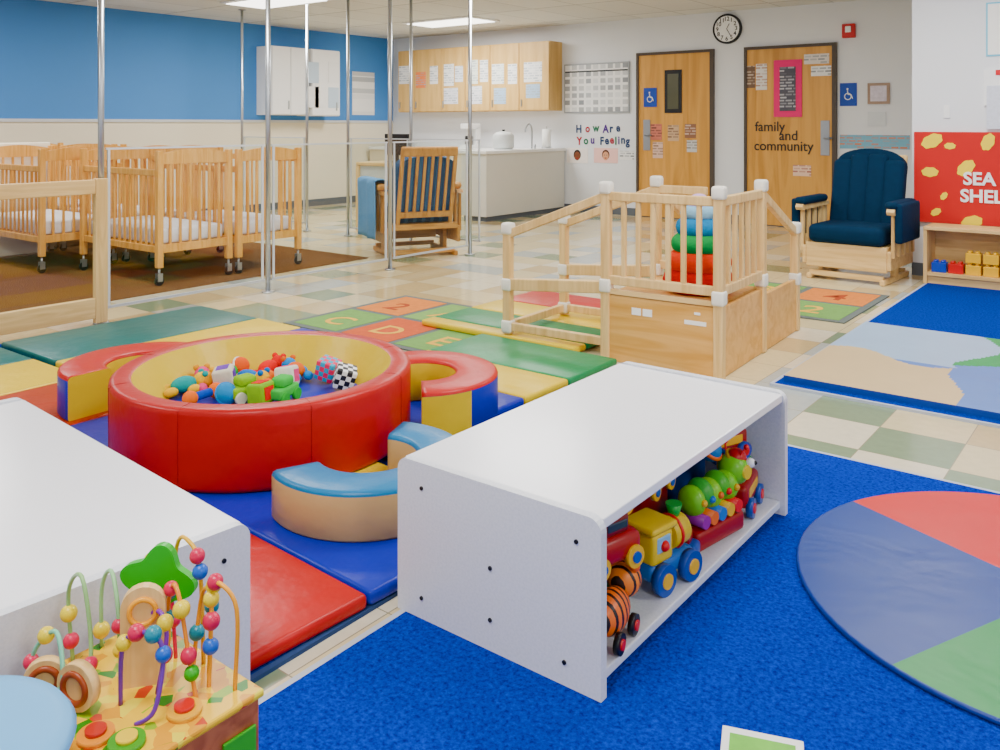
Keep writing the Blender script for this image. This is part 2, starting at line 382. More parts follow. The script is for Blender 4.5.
# ---------------- cribs
def crib(loc,rz,label):
    t=thing('crib',label,'crib',loc,rz,group='wooden cribs');L=1.12;W=.60;a=L/2;c=W/2
    for sx in (-1,1):
        for sy in (-1,1):
            B().box(sx*a-.024,sx*a+.024,sy*c-.024,sy*c+.024,.13,1.0,bev=.006).make('corner_post',CRIBW,t)
            k=B();k.cyl((sx*a,sy*c,.06),(sx*a,sy*c,.13),.009);k.box(sx*a-.018,sx*a-.013,sy*c-.02,sy*c+.02,.03,.09);k.box(sx*a+.013,sx*a+.018,sy*c-.02,sy*c+.02,.03,.09)
            ko=k.make('caster',STEEL,t)
            B().cyl((sx*a-.011,sy*c,.034),(sx*a+.011,sy*c,.034),.034,seg=20).make('wheel',BLACK,ko)
    for sx in (-1,1):
        b=B();pts=[(u*(c-.01),.975+.035*math.cos(u*math.pi/2)) for u in [-1+i/8 for i in range(17)]]+[(c-.01,.90),(-c+.01,.90)]
        b.prism(pts,-.012,.012,m=T(sx*a,0,0)@RZ(math.pi/2)@RX(math.pi/2))
        b.box(sx*a-.012,sx*a+.012,-c+.02,c-.02,.24,.30)
        for i in range(6):
            y=-c+.09+i*(W-.18)/5;b.box(sx*a-.007,sx*a+.007,y-.009,y+.009,.29,.91)
        b.make('end_panel',CRIBW,t)
    for sy,zt_ in ((-1,.86),(1,.93)):
        b=B();b.box(-a+.02,a-.02,sy*c-.014,sy*c+.014,zt_-.05,zt_,bev=.005);b.box(-a+.02,a-.02,sy*c-.012,sy*c+.012,.24,.29,bev=.004)
        for i in range(13):
            x=-a+.10+i*(L-.20)/12;b.box(x-.009,x+.009,sy*c-.006,sy*c+.006,.28,zt_-.04)
        b.make('side_rail',CRIBW,t)
    B().box(-a+.03,a-.03,-c+.02,c-.02,.27,.295).make('mattress_board',CRIBX,t)
    B().box(-a+.035,a-.035,-c+.025,c-.025,.297,.41,bev=.02,seg=3).make('mattress',M('e6e8f0',.8,.05,6,.3),t)
    return t
c1=crib((-6.5,3.87,.0085),0,'honey-wood slatted crib on casters with pale mattress')
copything(c1,(-6.48,4.55,.0085));copything(c1,(-7.76,3.60,.0085));copything(c1,(-7.74,4.30,.0085));copything(c1,(-9.02,3.55,.0085));copything(c1,(-9.00,4.28,.0085))
t=thing('padded_board','cream padded board standing between wooden cribs','board',(-8.39,3.62,.0085))
B().box(-.016,.016,-.3,.3,0,1.03,bev=.012,seg=3).make('padded_panel',M('f0e8d6',.7),t)
# ---------------- partition poles and panels
ACR=clearmat()
def pole(x,y,r=.018):
    t=thing('partition_pole','floor-to-ceiling silver metal partition pole with round base plate','pole',(x,y,0),group='partition poles')
    B().cyl((0,0,.01),(0,0,CE-.01),r).make('pole_tube',STEEL,t)
    B().cyl((0,0,.0),(0,0,.012),.045,seg=24).make('base_plate',STEEL,t)
    B().cyl((0,0,CE-.012),(0,0,CE),.045,seg=24).make('ceiling_plate',STEEL,t)
XP=-5.12
PY=[WX(p,200,XP)[0] for p in (101,268,390,470)]
for y in PY:pole(XP,y)
PXs=[WY(p,200,6.45)[0] for p in (411,348,307,242)]
for x in PXs:pole(x,6.45,.016)
def apanel(x0,y0,x1,y1,z0=.1,z1=1.05):
    d=Vector((x1-x0,y1-y0));L=d.length;t=thing('clear_partition_panel','clear acrylic partition panel with slim edge rails between metal poles','partition',(x0,y0,0),math.atan2(d.y,d.x),group='clear partition panels')
    B().box(.03,L-.03,-.004,.004,z0,z1).make('clear_sheet',ACR,t)
    B().box(.03,L-.03,-.008,.008,z0-.015,z0).make('bottom_rail',M('b8bcc0',.4),t)
    B().box(.03,L-.03,-.006,.006,z1,z1+.012).make('top_rail',M('d0d4d8',.3),t)
    for u in (.04,L-.055):B().box(u,u+.015,-.006,.006,z0,z1).make('edge_trim',M('d0d4d8',.3),t)
for i in range(3):apanel(XP,PY[i],XP,PY[i+1])
apanel(XP-.05,6.45,PXs[0],6.45);apanel(PXs[0],6.45,PXs[1],6.45);apanel(PXs[2],6.45,PXs[3],6.45)
t=thing('wood_framed_gate','light wood framed clear gate panel fixed to metal pole','gate',(XP+.045,PY[0]+.01,0),-math.pi/2)
L=1.7
B().box(0,.075,-.02,.02,.02,.88,bev=.004).make('gate_stile',PALE,t);B().box(L-.07,L,-.02,.02,.02,.88,bev=.004).make('gate_stile',PALE,t)
B().box(.075,L-.07,-.018,.018,.79,.875,bev=.004).make('gate_rail',PALEX,t);B().box(.075,L-.07,-.018,.018,.05,.17,bev=.004).make('gate_rail',PALEX,t)
B().box(.075,L-.07,-.003,.003,.17,.79).make('clear_sheet',ACR,t)
for z in (.2,.7):B().box(-.01,.03,-.03,-.02,z,z+.05).make('hinge',STEEL,t)
# ---------------- gliders
def glider(loc,rz,cush,wd,wdx,label,armc,sc=1.,hc=1.):
    t=thing('glider_chair',label,'chair',loc,rz,sc=sc)
    fr=B()
    for sx in (-1,1):
        fr.box(sx*.29-.02,sx*.29+.02,-.32,.34,0,.045,bev=.01)
        fr.box(sx*.29-.018,sx*.29+.018,-.05,.05,.04,.22)
    fr.box(-.29,.29,-.30,-.26,.03,.07);fr.box(-.29,.29,.26,.30,.03,.07)
    fr.make('floor_base',wdx,t)
    b=B();b.box(-.32,.32,-.30,-.27,.10,.30,bev=.01);b.box(-.32,.32,-.28,.30,.25,.30);
    for sx in (-1,1):b.box(sx*.335-.015,sx*.335+.015,-.3,.3,.12,.27,bev=.008)
    b.make('seat_frame',wdx,t)
    for sx in (-1,1):
        b=B();pts=[(-.33,.56),(-.35,.585),(-.33,.61),(.25,.60),(.27,.57)]
        b.prism(pts,-.03,.03,m=T(sx*.36,0,0)@Matrix(((0,0,1,0),(1,0,0,0),(0,1,0,0),(0,0,0,1))))
        for yy in (-.26,-.13,0,.13,.24):b.box(sx*.36-.012,sx*.36+.012,yy-.022,yy+.022,.22,.565)
        b.make('arm_frame',wd,t)
        a=B();a.box(sx*.36-.05,sx*.36+.05,-.34,.2,.60,.665,bev=.03,seg=4)
        if armc is NAVY:a.box(sx*.41-.03,sx*.41+.03,-.32,.18,.34,.65,bev=.02,seg=3)
        a.make('arm_pad',armc,t)
    B().box(-.30,.30,-.33,.22,.30,.45,bev=.05,seg=4).make('seat_cushion',cush,t)
    bm=T(0,.22,.38)@RX(math.radians(-13))
    b=B();b.X=bm;n=20;pts=[]
    for i in range(n+1):
        q=math.pi*i/n;pts.append((.28*math.cos(q)*(1+.1*math.sin(q)),(.50+.19*math.sin(q)**.7)*hc))
    pts+=[(-.24,.34),(-.26,.28),(-.28,0),(.28,0),(.26,.28),(.24,.34)]
    Ym=T(0,.06,0)@RX(math.pi/2)
    for i in range(4):
        x=-.21+.14*i;b.box(x-.085,x+.085,-.10,.04,.0,(.59+.05*(1 if i in (1,2) else 0))*hc,bev=.045,seg=4)
    b.prism(pts,0,.1,m=Ym)
    b.make('back_cushion',cush,t)
    b=B();b.X=bm
    b.box(-.27,-.235,.06,.09,-.08,.6,bev=.006);b.box(.235,.27,.06,.09,-.08,.6,bev=.006);b.box(-.27,.27,.055,.095,.57,.66,bev=.014);b.box(-.25,.25,.06,.09,0,.05)
    for i in range(6):
        x=-.18+i*.072;b.box(x-.012,x+.012,.065,.085,.04,.6)
    b.make('back_frame',wd,t)
    return t
NAVY=M('12324c',.85,.15,20,.3,dk=.7,spec=.12)
glider((-1.955,7.17,0),math.radians(-3),NAVY,PALE,PALEX,'navy-cushioned glider chair with pale wooden frame and base',NAVY,.95)
def stripem():
    m,nt,b=newmat('striped_cushion');N=nt.nodes;L=nt.links
    tc=N.new('ShaderNodeTexCoord');sp=N.new('ShaderNodeSeparateXYZ');L.new(tc.outputs['Object'],sp.inputs[0])
    mu=N.new('ShaderNodeMath');mu.operation='MULTIPLY';mu.inputs[1].default_value=12;L.new(sp.outputs[0],mu.inputs[0])
    f=N.new('ShaderNodeMath');f.operation='FRACT';L.new(mu.outputs[0],f.inputs[0])
    cr=N.new('ShaderNodeValToRGB');cr.color_ramp.interpolation='CONSTANT';cr.color_ramp.elements[0].color=(*hx('20456c'),1);cr.color_ramp.elements[1].color=(*hx('3c6690'),1);cr.color_ramp.elements[1].position=.6
    L.new(f.outputs[0],cr.inputs[0]);L.new(cr.outputs[0],b.inputs['Base Color']);b.inputs['Roughness'].default_value=.85;return m
GW=wood('c89458','a87440');GWX=wood('c89458','a87440',0)
gx,gy=-5.64,6.0
glider((gx,gy,0),math.radians(-118),stripem(),GW,GWX,'wooden glider chair with blue striped cushion seen from behind',GW,1.,.82)
t=thing('baby_blanket','pale blue fleece blanket draped over wooden glider arm','blanket',(gx,gy,0),math.radians(-118))
b=B()
nu,nv=16,30;V=[]
for j in range(nv+1):
    s_=j/nv;row=[]
    for i in range(nu+1):
        u=i/nu
        if s_<.45:z=.16+ (s_/.45)*.52;xx=.44+.012*math.sin(u*12)
        elif s_<.6:
            q=(s_-.45)/.15*math.pi;z=.68+.03*math.sin(q);xx=.37+.07*math.cos(q)
        else:z=.68-(s_-.6)/.4*.12;xx=.30
        row.append(b.bm.verts.new((xx+.006*math.sin(u*20+s_*3),-.37+u*.55+.01*math.sin(s_*9),z)))
    V.append(row)
for j in range(nv):
    for i in range(nu):b.bm.faces.new((V[j][i],V[j][i+1],V[j+1][i+1],V[j+1][i])).smooth=True
o=b.make('blanket_cloth',M('6496c4',.95,.1,30,.4),t);sm=o.modifiers.new('solid','SOLIDIFY');sm.thickness=.008
# ---------------- climber
cl=thing('wooden_climber','light wood toddler climber with spindle railings, platform and ramps','play climber',(-1.685,3.885,.002),math.radians(2.5))
W=.60;LR=1.21
JW=M('ece8dc',.4)
def joint(x,y,z):B().box(x-.031,x+.031,y-.031,y+.031,z-.035,z+.035,bev=.012,seg=3).make('corner_joint',JW,cl)
def post(x,y,h,z0=0):
    B().box(x-.024,x+.024,y-.024,y+.024,z0,h,bev=.006).make('post',PALE,cl)
    B().box(x-.032,x+.032,y-.032,y+.032,h-.035,h+.03,bev=.014,seg=3).make('post_cap',JW,cl)
HP=.88
for (x,y) in ((0,0),(-W,0),(0,W),(-W,W)):
    post(x,y,HP);joint(x,y,.38)
ZM=.047
for (x,y) in ((-LR,0),(-LR,W)):post(x,y,.63,ZM);joint(x,y,.32)
for (x,y) in ((0,1.2),(-W,1.2)):post(x,y,.60);joint(x,y,.30)
for (x,y) in ((-LR,0),(-LR,W)):joint(x,y,.09)
def rail(p0,p1,s=.023,name='rail'):
    p0=Vector(p0);p1=Vector(p1);d=p1-p0;b=B();b.box(-s*.7,s*.7,-s,s,0,d.length,bev=.005,m=T(*p0)@d.to_track_quat('Z','Y').to_matrix().to_4x4());b.make(name,PALE,cl)
def bal(x0,y0,x1,y1,n,zl=.37,zh=.835):
    rail((x0,y0,zh),(x1,y1,zh));rail((x0,y0,zl+.04),(x1,y1,zl+.04))
    for i in range(1,n):
        u=i/n;x=x0+(x1-x0)*u;y=y0+(y1-y0)*u
        B().box(x-.012,x+.012,y-.012,y+.012,zl+.05,zh-.01,bev=.004).make('spindle',PALE,cl)
bal(-W+.02,0,-.02,0,7);bal(0,.02,0,W-.02,6);bal(-W+.02,W,-.3,W,4)
PLY=wood('deb070','c89450',0,.6)
B().box(-W+.02,-.02,-.012,.012,.0,.335,bev=.003).make('side_panel',PLY,cl)
B().box(-.012,.012,.02,W-.02,.0,.335,bev=.003).make('side_panel',PLY,cl)
B().box(-W-.012,-W+.012,.02,W-.02,.05,.335,bev=.003).make('side_panel',PLY,cl)
B().box(-.012,.012,W+.02,1.18,.0,.30,bev=.003).make('side_panel',PLY,cl)
B().box(-W+.02,-.02,.02,W-.02,.32,.345).make('platform',PLY,cl)
B().box(-W+.02,-.02,-.016,.016,.34,.365).make('platform_edge',PALEX,cl)
for y in (0,W):
    rail((-W,y,.835),(-LR,y,.595),name='hand_rail')
    rail((-W,y,.37),(-LR,y,.32),.032,name='side_rail');rail((-W,y,.09),(-LR,y,.09),.022,name='bottom_rail')
for x in (0,-W):
    rail((x,W,.835),(x,1.2,.57),name='hand_rail')
rail((-LR,0,.09),(-LR,W,.09));rail((-W,1.2,.05),(0,1.2,.05))
for i in range(2):B().box(-W+.03,-.03,W+.03+i*.28,W+.31+i*.28,.0,.22-.11*i,bev=.004).make('step',PLY,cl)
for (x,z,w_,h_) in ((-.45,.25,.05,.035),(-.39,.25,.05,.035),(-.17,.24,.11,.02),(-.12,.29,.03,.012)):
    B().box(x,x+w_,-.0145,-.0125,z,z+h_).make('warning_sticker',PAPER,cl)
t=thing('stacking_rings','plush stacking ring toy in rainbow colours on climber platform','stacking toy',(-1.915,4.16,.349),sc=1.12)
z=0
for R,c,h in ((.165,'c01414',.10),(.15,'d85424',.09),(.128,'189050',.085),(.106,'2c84b4',.08),(.086,'9cc4dc',.06)):
    B().tor((0,0,z+h/2),R*.56,R*.44,sz=h*.58/(R*.44)).make('ring',M(c,.9,.1,20,.5,dk=.85,spec=.1),t);z+=h*.92
B().sph((0,0,z+.02),.052,(1,1,.85)).make('top_ball',M('c8a8d4',.9),t)
# ---------------- block shelf
sx,sy=-1.47,7.12
t=thing('block_shelf','low pale wood open shelf holding toy building blocks','shelf',(sx,sy,.0125))
B().box(0,1.3,0,.32,.40,.425,bev=.004).make('top_board',PALEX,t);B().box(0,.025,.005,.32,0,.40).make('side_panel',PALE,t);B().box(1.275,1.3,.005,.32,0,.40).make('side_panel',PALE,t)
B().box(.025,1.275,.01,.31,.06,.082).make('bottom_board',PALEX,t);B().box(.025,1.275,.30,.312,.082,.40).make('back_panel',PALEX,t);B().box(.025,1.275,.03,.045,0,.06).make('toe_kick',PALEX,t)
for i in range(16):
    c=['1e50b8','c82020','f0c010','f0c010','e8b810','f0c010','1e50b8','d02820'][i%8]
    x=sx+.04+(i%10)*.115;z=.0125+.0825+(0 if i<10 else .0885)
    if i>=10:x=sx+.04+.23+(i-10)*.115
    q=B();q.box(-.05,.05,-.045,.045,0,.072,bev=.004)
    for a in (-1,1):
        for bb in (-1,1):q.cyl((a*.025,bb*.022,.068),(a*.025,bb*.022,.087),.014,seg=12)
    o=q.make('building_block',M(c,.3,dk=.85),loc=(x+.055,sy+.1,z));top(o,'large plastic studded building block on wood shelf','toy block','building blocks on the shelf')
def YW(px0,py0,px1,py1,y):
    x0,_=WY(px0,py0,y);x1,_=WY(px1,py0,y);_,z1=WY((px0+px1)/2,py0,y);_,z0=WY((px0+px1)/2,py1,y);return x0,x1,z0,z1
x0,x1,z0,z1=YW(914,132,1000,224,YR-.03);x1+=.7
t=thing('bulletin_board','red paper bulletin board with yellow shell shapes and lettering','bulletin board',(x0,YR,0))
B().box(0,x1-x0,-.03,-.001,z0,z1).make('backing_paper',M('c81024',.7,.06,6,.2,dk=.82),t)
for (px,py,r,an) in ((932,141,.06,.5),(930,172,.045,0),(966,168,.055,.8),(972,222,.055,.3),(950,146,.03,0),(988,142,.05,1.2),(944,196,.025,1),(936,212,.03,.6)):
    cx,cz=WY(px,py,YR-.03);cx-=x0;pts=[]
    for i in range(28):
        a=2*math.pi*i/28;q=r*(1+.06*math.sin(7*a))*1.0
        u=q*1.35*math.cos(a);v=q*.85*math.sin(a);pts.append((cx+u*math.cos(an)-v*math.sin(an),cz+u*math.sin(an)+v*math.cos(an)))
    b=B();b.prism(pts,0,.003,m=T(0,-.0335,0)@RX(math.pi/2)@T(0,0,-.003));b.make('shell_cutout',M('f2d820',.7,dk=.95),t)
WT=M('fafafa',.6)
cx,cz=WY(964,184,YR);text('SEA',.135,WT,t,(cx-x0,-.037,cz),bold=.004);cx,cz=WY(961,201,YR);text('SHELLS',.135,WT,t,(cx-x0,-.037,cz),bold=.004)
x0,x1,z0,z1=YW(984,70,1004,150,YR-.01);z0=WY(990,129,YR)[1]
t=thing('pinned_papers','stack of white papers hanging on wall above red board','paper',(x0,YR,0));B().box(0,.28,-.02,-.001,z0+.18,z1).make('paper_sheet',M('f4f4f4',.8,.06,40),t);B().box(.02,.26,-.03,-.021,z0,z0+.33).make('paper_sheet',M('d8dce8',.8,.15,40),t)
B().box(.08,.2,-.028,-.02,z1-.04,z1).make('paper_clip',M('c82838',.6),t)
x0,x1,z0,z1=YW(986,2,1004,56,YR-.01)
t=thing('wall_notice','white notice with thin blue outline on wall','poster',(x0,YR,z0));B().box(0,.5,-.008,-.001,0,z1-z0).make('notice_outline',M('78c0dc',.7),t);B().box(.012,.49,-.010,-.008,.012,z1-z0-.012).make('notice_sheet',PAPER,t)
# ---------------- wall things back wall
def card(name,label,cat,px0,py0,px1,py1,mat,y=YB,th=.012,off=0.):
    x0,x1,z0,z1=YW(px0,py0,px1,py1,y)
    b=B().box(0,x1-x0,-th,0,0,z1-z0)
    o=b.make(name,mat,None,(x0,y-.001-off,z0));top(o,label,cat);return o
def printed(h,h2='505860'):
    k=('pr',h,h2)
    if k in MC:return MC[k]
    m,nt,bb=newmat('printed_sheet');br=nt.nodes.new('ShaderNodeTexBrick');br.inputs['Scale'].default_value=1;br.offset=.3
    br.inputs['Color1'].default_value=(*hx(h),1);br.inputs['Color2'].default_value=(*hx(h2),1);br.inputs['Mortar'].default_value=(*hx(h),1)
    br.inputs['Brick Width'].default_value=.09;br.inputs['Row Height'].default_value=.035;br.inputs['Mortar Size'].default_value=.0085;br.inputs['Bias'].default_value=-.1
    tc=nt.nodes.new('ShaderNodeTexCoord');mp=nt.nodes.new('ShaderNodeMapping');mp.inputs['Rotation'].default_value=(math.pi/2,0,0)
    nt.links.new(tc.outputs['Object'],mp.inputs[0]);nt.links.new(mp.outputs[0],br.inputs[0]);nt.links.new(br.outputs[0],bb.inputs['Base Color']);bb.inputs['Roughness'].default_value=.7
    MC[k]=m;return m
DW=wood('d4a05c','b88444',2,.35);FRM=M('4a4038',.5)
def door(n,px0,px1,pyt):
    x0,_=WY(px0,100,YB);x1,_=WY(px1,100,YB);_,zt=WY((px0+px1)/2,pyt,YB)
    struct(B().box(x0,x1,YB-.03,YB-.002,.01,zt).make('door_%d'%n,DW))
    fr=B();fr.box(x0-.035,x0,YB-.045,YB-.002,0,zt+.035);fr.box(x1,x1+.05,YB-.045,YB-.002,0,zt+.035);fr.box(x0,x1,YB-.045,YB-.002,zt,zt+.035)
    struct(fr.make('trim_%d'%(n+1),FRM))
door(1,640,711,54);door(2,748,833,48)
card('door_window','narrow dark window frame in wooden door','window',666,70,683,113,BLACK,off=.03,th=.01)
card('door_window_glass','narrow wired glass pane in wooden door','window',669,74,680,109,M('5a5a48',.15),off=.041,th=.003)
card('pink_framed_poster','bright pink framed notice over door window','poster',775,60,803,117,M('e42c80',.6,dk=.9),off=.03)
card('notice_sheet','grey notice sheet inside bright pink frame','paper',781,67,797,111,printed('50505c','c8c8d0'),off=.043,th=.003)
for px,py in ((648,135),(826,138)):
    x,z=WY(px,py,YB);t=thing('door_handle_set','brushed steel door handle with long back plate','door handle',(x,YB-.031,z))
    B().box(-.05,.05,-.006,0,-.2,.2,bev=.002).make('back_plate',M('9498a0',.4,metal=.5),t);B().cyl((0,-.005,0),(0,-.05,0),.012).cyl((0,-.05,0),(.09,-.05,0),.011).make('lever',M('8c9098',.35,metal=.6),t)
def signp(px0,py0,px1,py1):
    x0,x1,z0,z1=YW(px0,py0,px1,py1,YB);off=.032 if px0<700 else .001
    t=thing('accessible_sign','blue square sign with white wheelchair symbol','sign',(x0,YB-off,z0));w_=x1-x0;h_=z1-z0
    B().box(0,w_,-.005,0,0,h_,bev=.001).make('sign_plate',M('1c50a8',.5,dk=.9),t)
    s=w_*.8;b=B();b.X=T(w_*.5,-.006,h_*.5)
    b.tor((-.03*s,0,-.15*s),.24*s,.035*s,m=RX(math.pi/2),seg=24,ps=6);b.sph((-.06*s,0,.42*s),.07*s,(1,.3,1));b.cyl((-.06*s,0,.33*s),(-.02*s,0,.0),.04*s,seg=8);b.cyl((-.02*s,0,0),(.22*s,0,-.02*s),.035*s,seg=8);b.cyl((.2*s,0,0),(.32*s,0,-.32*s),.035*s,seg=8)
    b.make('wheelchair_symbol',WT,t)
signp(645,88,658,107);signp(840,83,857,106)
for i,(a,b_,c,d,h,h2) in enumerate([(652,124,663,140,'c87868','402820'),(669,125,680,141,'c8a888','5c3c30'),(686,124,697,138,'88604c','d8c0b0'),(757,64,768,90,'e8e4e0','a87860'),(805,54,830,64,'e0d8d4','7c8890'),(812,66,832,76,'f0f0f0','707880'),(794,165,812,176,'e8c8b0','a05050'),(748,66,756,88,'705848','c8b8a8'),(654,142,664,158,'d8b8a8','705040'),(688,140,698,152,'c8c8c8','605850')]):
    card('photo_print','small colour photo print taped to wooden door','photo',a,b_,c,d,printed(h,h2),off=.03,th=.003)
fy=YB-.036
t=thing('door_lettering','black cut-out letters stuck on wooden door','lettering',(WY(754,136,YB)[0],fy,0))
for s,px,py in (('family',756,131),('and',780,140),('community',755,150)):
    x,z=WY(px,py,YB);text(s,.165,BLACK,t,(x-t.location.x,0,z),bold=.001,sx=.95)
t=thing('wall_lettering','colourful cut-out letters reading a question on white wall','lettering',(WY(574,133,YB)[0],YB-.004,0))
lc=['203860','a02838','1c6848','503080','203860'];k=0
for s,px,py,st in (('How',576,132,7.6),('Are',603,132,6.6),('You',577,144,6.8),('Feeling',600,144,5.0)):
    for ch in s:
        x,z=WY(px,py,YB);text(ch,.15,M(lc[k%5],.5),t,(x-t.location.x,0,z+.008*((k%3)-1)),bold=.005,sx=.88,name='letter')
        px+=st*(1.25 if ch in 'wH' else (.6 if ch in 'il' else 1));k+=1
def face(px0,py0,px1,py1,bg,skin,hair):
    x0,x1,z0,z1=YW(px0,py0,px1,py1,YB);w_=x1-x0;h_=z1-z0
    t=thing('feelings_photo','printed photo of a face on white wall','photo',(x0,YB-.001,z0))
    B().box(0,w_,-.003,0,0,h_).make('photo_sheet',M(bg,.6),t)
    B().sph((w_*.5,-.003,h_*.55),h_*.34,(.85,.01,1)).make('printed_hair',M(hair,.7),t)
    B().sph((w_*.5,-.005,h_*.47),h_*.29,(.8,.01,1)).make('printed_face',M(skin,.7),t)
    for s_ in (-1,1):B().sph((w_*.5+s_*h_*.09,-.009,h_*.53),h_*.03,(1,.05,1)).make('printed_eye',BLACK,t)
    B().sph((w_*.5,-.009,h_*.33),h_*.07,(1.3,.03,.5)).make('printed_mouth',M('a02830',.6),t)
face(567,148,588,163,'f4ece8','7a4830','20140c');face(594,148,618,163,'f4c8c0','d8a080','503020')
card('feelings_photo','small printed feelings card on white wall','photo',620,151,634,160,printed('f0f0f0'),th=.003)
def chartm(w_,h_):
    m,nt,bb=newmat('chart_grid');br=nt.nodes.new('ShaderNodeTexBrick');br.offset=0;br.inputs['Scale'].default_value=1
    br.inputs['Color1'].default_value=(.8,.81,.82,1);br.inputs['Color2'].default_value=(.25,.27,.3,1);br.inputs['Mortar'].default_value=(.9,.9,.9,1)
    br.inputs['Brick Width'].default_value=w_/9;br.inputs['Row Height'].default_value=h_/7;br.inputs['Mortar Size'].default_value=.018
    tc=nt.nodes.new('ShaderNodeTexCoord');mp=nt.nodes.new('ShaderNodeMapping');mp.inputs['Rotation'].default_value=(math.pi/2,0,0)
    nt.links.new(tc.outputs['Object'],mp.inputs[0]);nt.links.new(mp.outputs[0],br.inputs[0]);nt.links.new(br.outputs[0],bb.inputs['Base Color']);return m
x0,x1,z0,z1=YW(565,63,630,113,YB)
t=thing('wall_chart','white grid chart in grey aluminium frame on wall','chart',(x0,YB-.001,z0));w_=x1-x0;h_=z1-z0
B().box(0,w_,-.02,0,0,h_).make('frame',M('a0a4a8',.4),t);B().box(.02,w_-.02,-.024,-.02,.02,h_-.02).make('chart_sheet',chartm(w_,h_),t)
B().box(.02,w_-.02,-.026,-.024,h_-.12,h_-.10).make('chart_header',M('303438',.7),t)
x,z=WY(728,29,YB);t=thing('wall_clock','round white wall clock with black rim and numerals','clock',(x,YB-.001,z));R=.185
B().cyl((0,0,0),(0,-.035,0),R,seg=40).make('clock_case',BLACK,t);B().cyl((0,-.0355,0),(0,-.038,0),R*.86,seg=40).make('clock_face',WT,t)
for i in range(1,13):
    a=math.pi/2-i*math.pi/6;text(str(i),.072,BLACK,t,(R*.66*math.cos(a),-.040,R*.66*math.sin(a)-.024),name='numeral',al='CENTER',bold=.001)
for a,l in ((math.radians(60),.07),(math.radians(-60),.11)):B().cyl((0,-.044,0),(l*math.cos(a),-.044,l*math.sin(a)),.004,seg=6).make('clock_hand',BLACK,t)
x0,x1,z0,z1=YW(843,24,856,38,YB);t=thing('fire_alarm','red wall fire alarm strobe with white lens','fire alarm',(x0,YB-.001,z0));B().box(0,x1-x0,-.05,0,0,z1-z0,bev=.008).make('alarm_body',M('c01820',.4,dk=.9),t);B().box(.04,x1-x0-.04,-.065,-.05,.06,z1-z0-.03,bev=.004).make('strobe_lens',WHITE,t)
x0,x1,z0,z1=YW(868,83,890,104,YB);t=thing('picture_frame','small framed picture on white wall','picture',(x0,YB-.001,z0));B().box(0,x1-x0,-.02,0,0,z1-z0).make('frame',M('a08878',.5),t);B().box(.03,x1-x0-.03,-.023,-.02,.03,z1-z0-.03).make('picture_sheet',M('d8d0e0',.6,.4,20),t)
card('light_switch','white light switch plate on wall','switch',868,112,886,126,M('d8dce0',.4),th=.01)
card('border_strip','narrow strip of coloured drawings on wall','wall decoration',840,135,910,149,printed('80b4cc','d88048'),th=.004)
card('outlet_plate','white outlet plate on wall','outlet',944,105,950,118,WHITE,y=YR,th=.008)
# ---------------- kitchen
CAB=wood('dcb87c','c8a064',2,.4)
xs=[WY(p,80,9.87)[0] for p in (398,414,441,465,490,519,549)]
zb=1.40;zt=2.36
for i in range(6):
    t=thing('upper_cabinet','maple wall cabinet unit with papers taped on door','cabinet',(xs[i],9.87,zb),group='upper kitchen cabinets');w_=xs[i+1]-xs[i]
    B().box(0.001,w_-.001,0.02,.325,0,zt-zb).make('cabinet_body',CAB,t);dd=B().box(.006,w_-.006,0,.019,.01,zt-zb-.01,bev=.002).make('cabinet_door',CAB,t)
    B().box(.04,.055,-.015,0,.06,.16).make('handle',STEEL,dd)
for (a,b_,c,d,h) in [(399,66,409,84,'f0f0f0'),(416,72,426,88,'e88858'),(430,66,438,84,'f4f4f4'),(444,64,454,86,'f4f4f4'),(455,66,463,82,'e8ecf4'),(444,88,458,104,'e8e8f0'),(468,60,478,84,'eef4ea'),(480,60,488,82,'f4f4f4'),(492,64,504,84,'f0f4f0'),(494,88,506,104,'b0c8e0'),(524,62,542,82,'f0f0f0'),(526,84,540,98,'a8c0d8'),(470,86,482,104,'f0f0f4'),(508,64,517,84,'f4f4f4')]:
    card('taped_notice','printed notice sheet taped to maple cabinet','paper',a,b_,c,d,printed(h,'a0a8b4'),y=9.87,th=.002)
t=thing('kitchen_counter','cream laminate base counter with white worktop along wall','counter',(-9.98,9.6,0))
B().box(0,2.83,0,.58,.0,.82).make('base_cabinet',M('dcd0b8',.6),t);B().box(-.0,2.83,-.03,.59,.82,.86,bev=.005).make('worktop',WHITE,t)
t=thing('peninsula_counter','white laminate counter block with worktop beside back door','counter',(-7.10,8.42,0))
B().box(0,.40,0,1.75,.06,.84).make('counter_body',M('dcdad2',.5,.02),t);B().box(.02,.38,.03,1.75,0,.06).make('plinth',BBM,t);B().box(-.02,.43,-.04,1.76,.84,.88,bev=.006).make('worktop',WHITE,t)
t=thing('rice_cooker','white round countertop cooker with lid','appliance',(-6.95,9.1,.881));B().lathe([(0,0),(.12,0),(.14,.03),(.14,.18),(.1,.22),(0,.24)],28).make('cooker_body',M('d8dcdc',.35),t);B().cyl((0,0,.235),(0,0,.26),.02).make('lid_knob',BLACK,t)
t=thing('gooseneck_faucet','chrome gooseneck faucet at counter sink','faucet',(-6.85,9.6,.881));B().tube([(0,0,0),(0,0,.25),(0,-.06,.33),(0,-.14,.28),(0,-.15,.22)],.012).make('spout',STEEL,t);B().cyl((0.05,0,0),(.05,0,.06),.015).make('tap',STEEL,t)
t=thing('paper_towel_roll','white paper towel roll on counter stand','paper towel',(-6.85,9.95,.881));B().cyl((0,0,.012),(0,0,.26),.06,seg=24).make('towel_paper',PAPER,t);B().cyl((0,0,0),(0,0,.01),.07).cyl((0,0,.01),(0,0,.3),.008).make('stand',STEEL,t)
t=thing('storage_jar','steel lidded canister on counter','canister',(-7.4,9.8,.861));B().lathe([(0,0),(.07,0),(.07,.18),(.05,.2),(0,.21)],20).make('jar_body',STEEL,t)
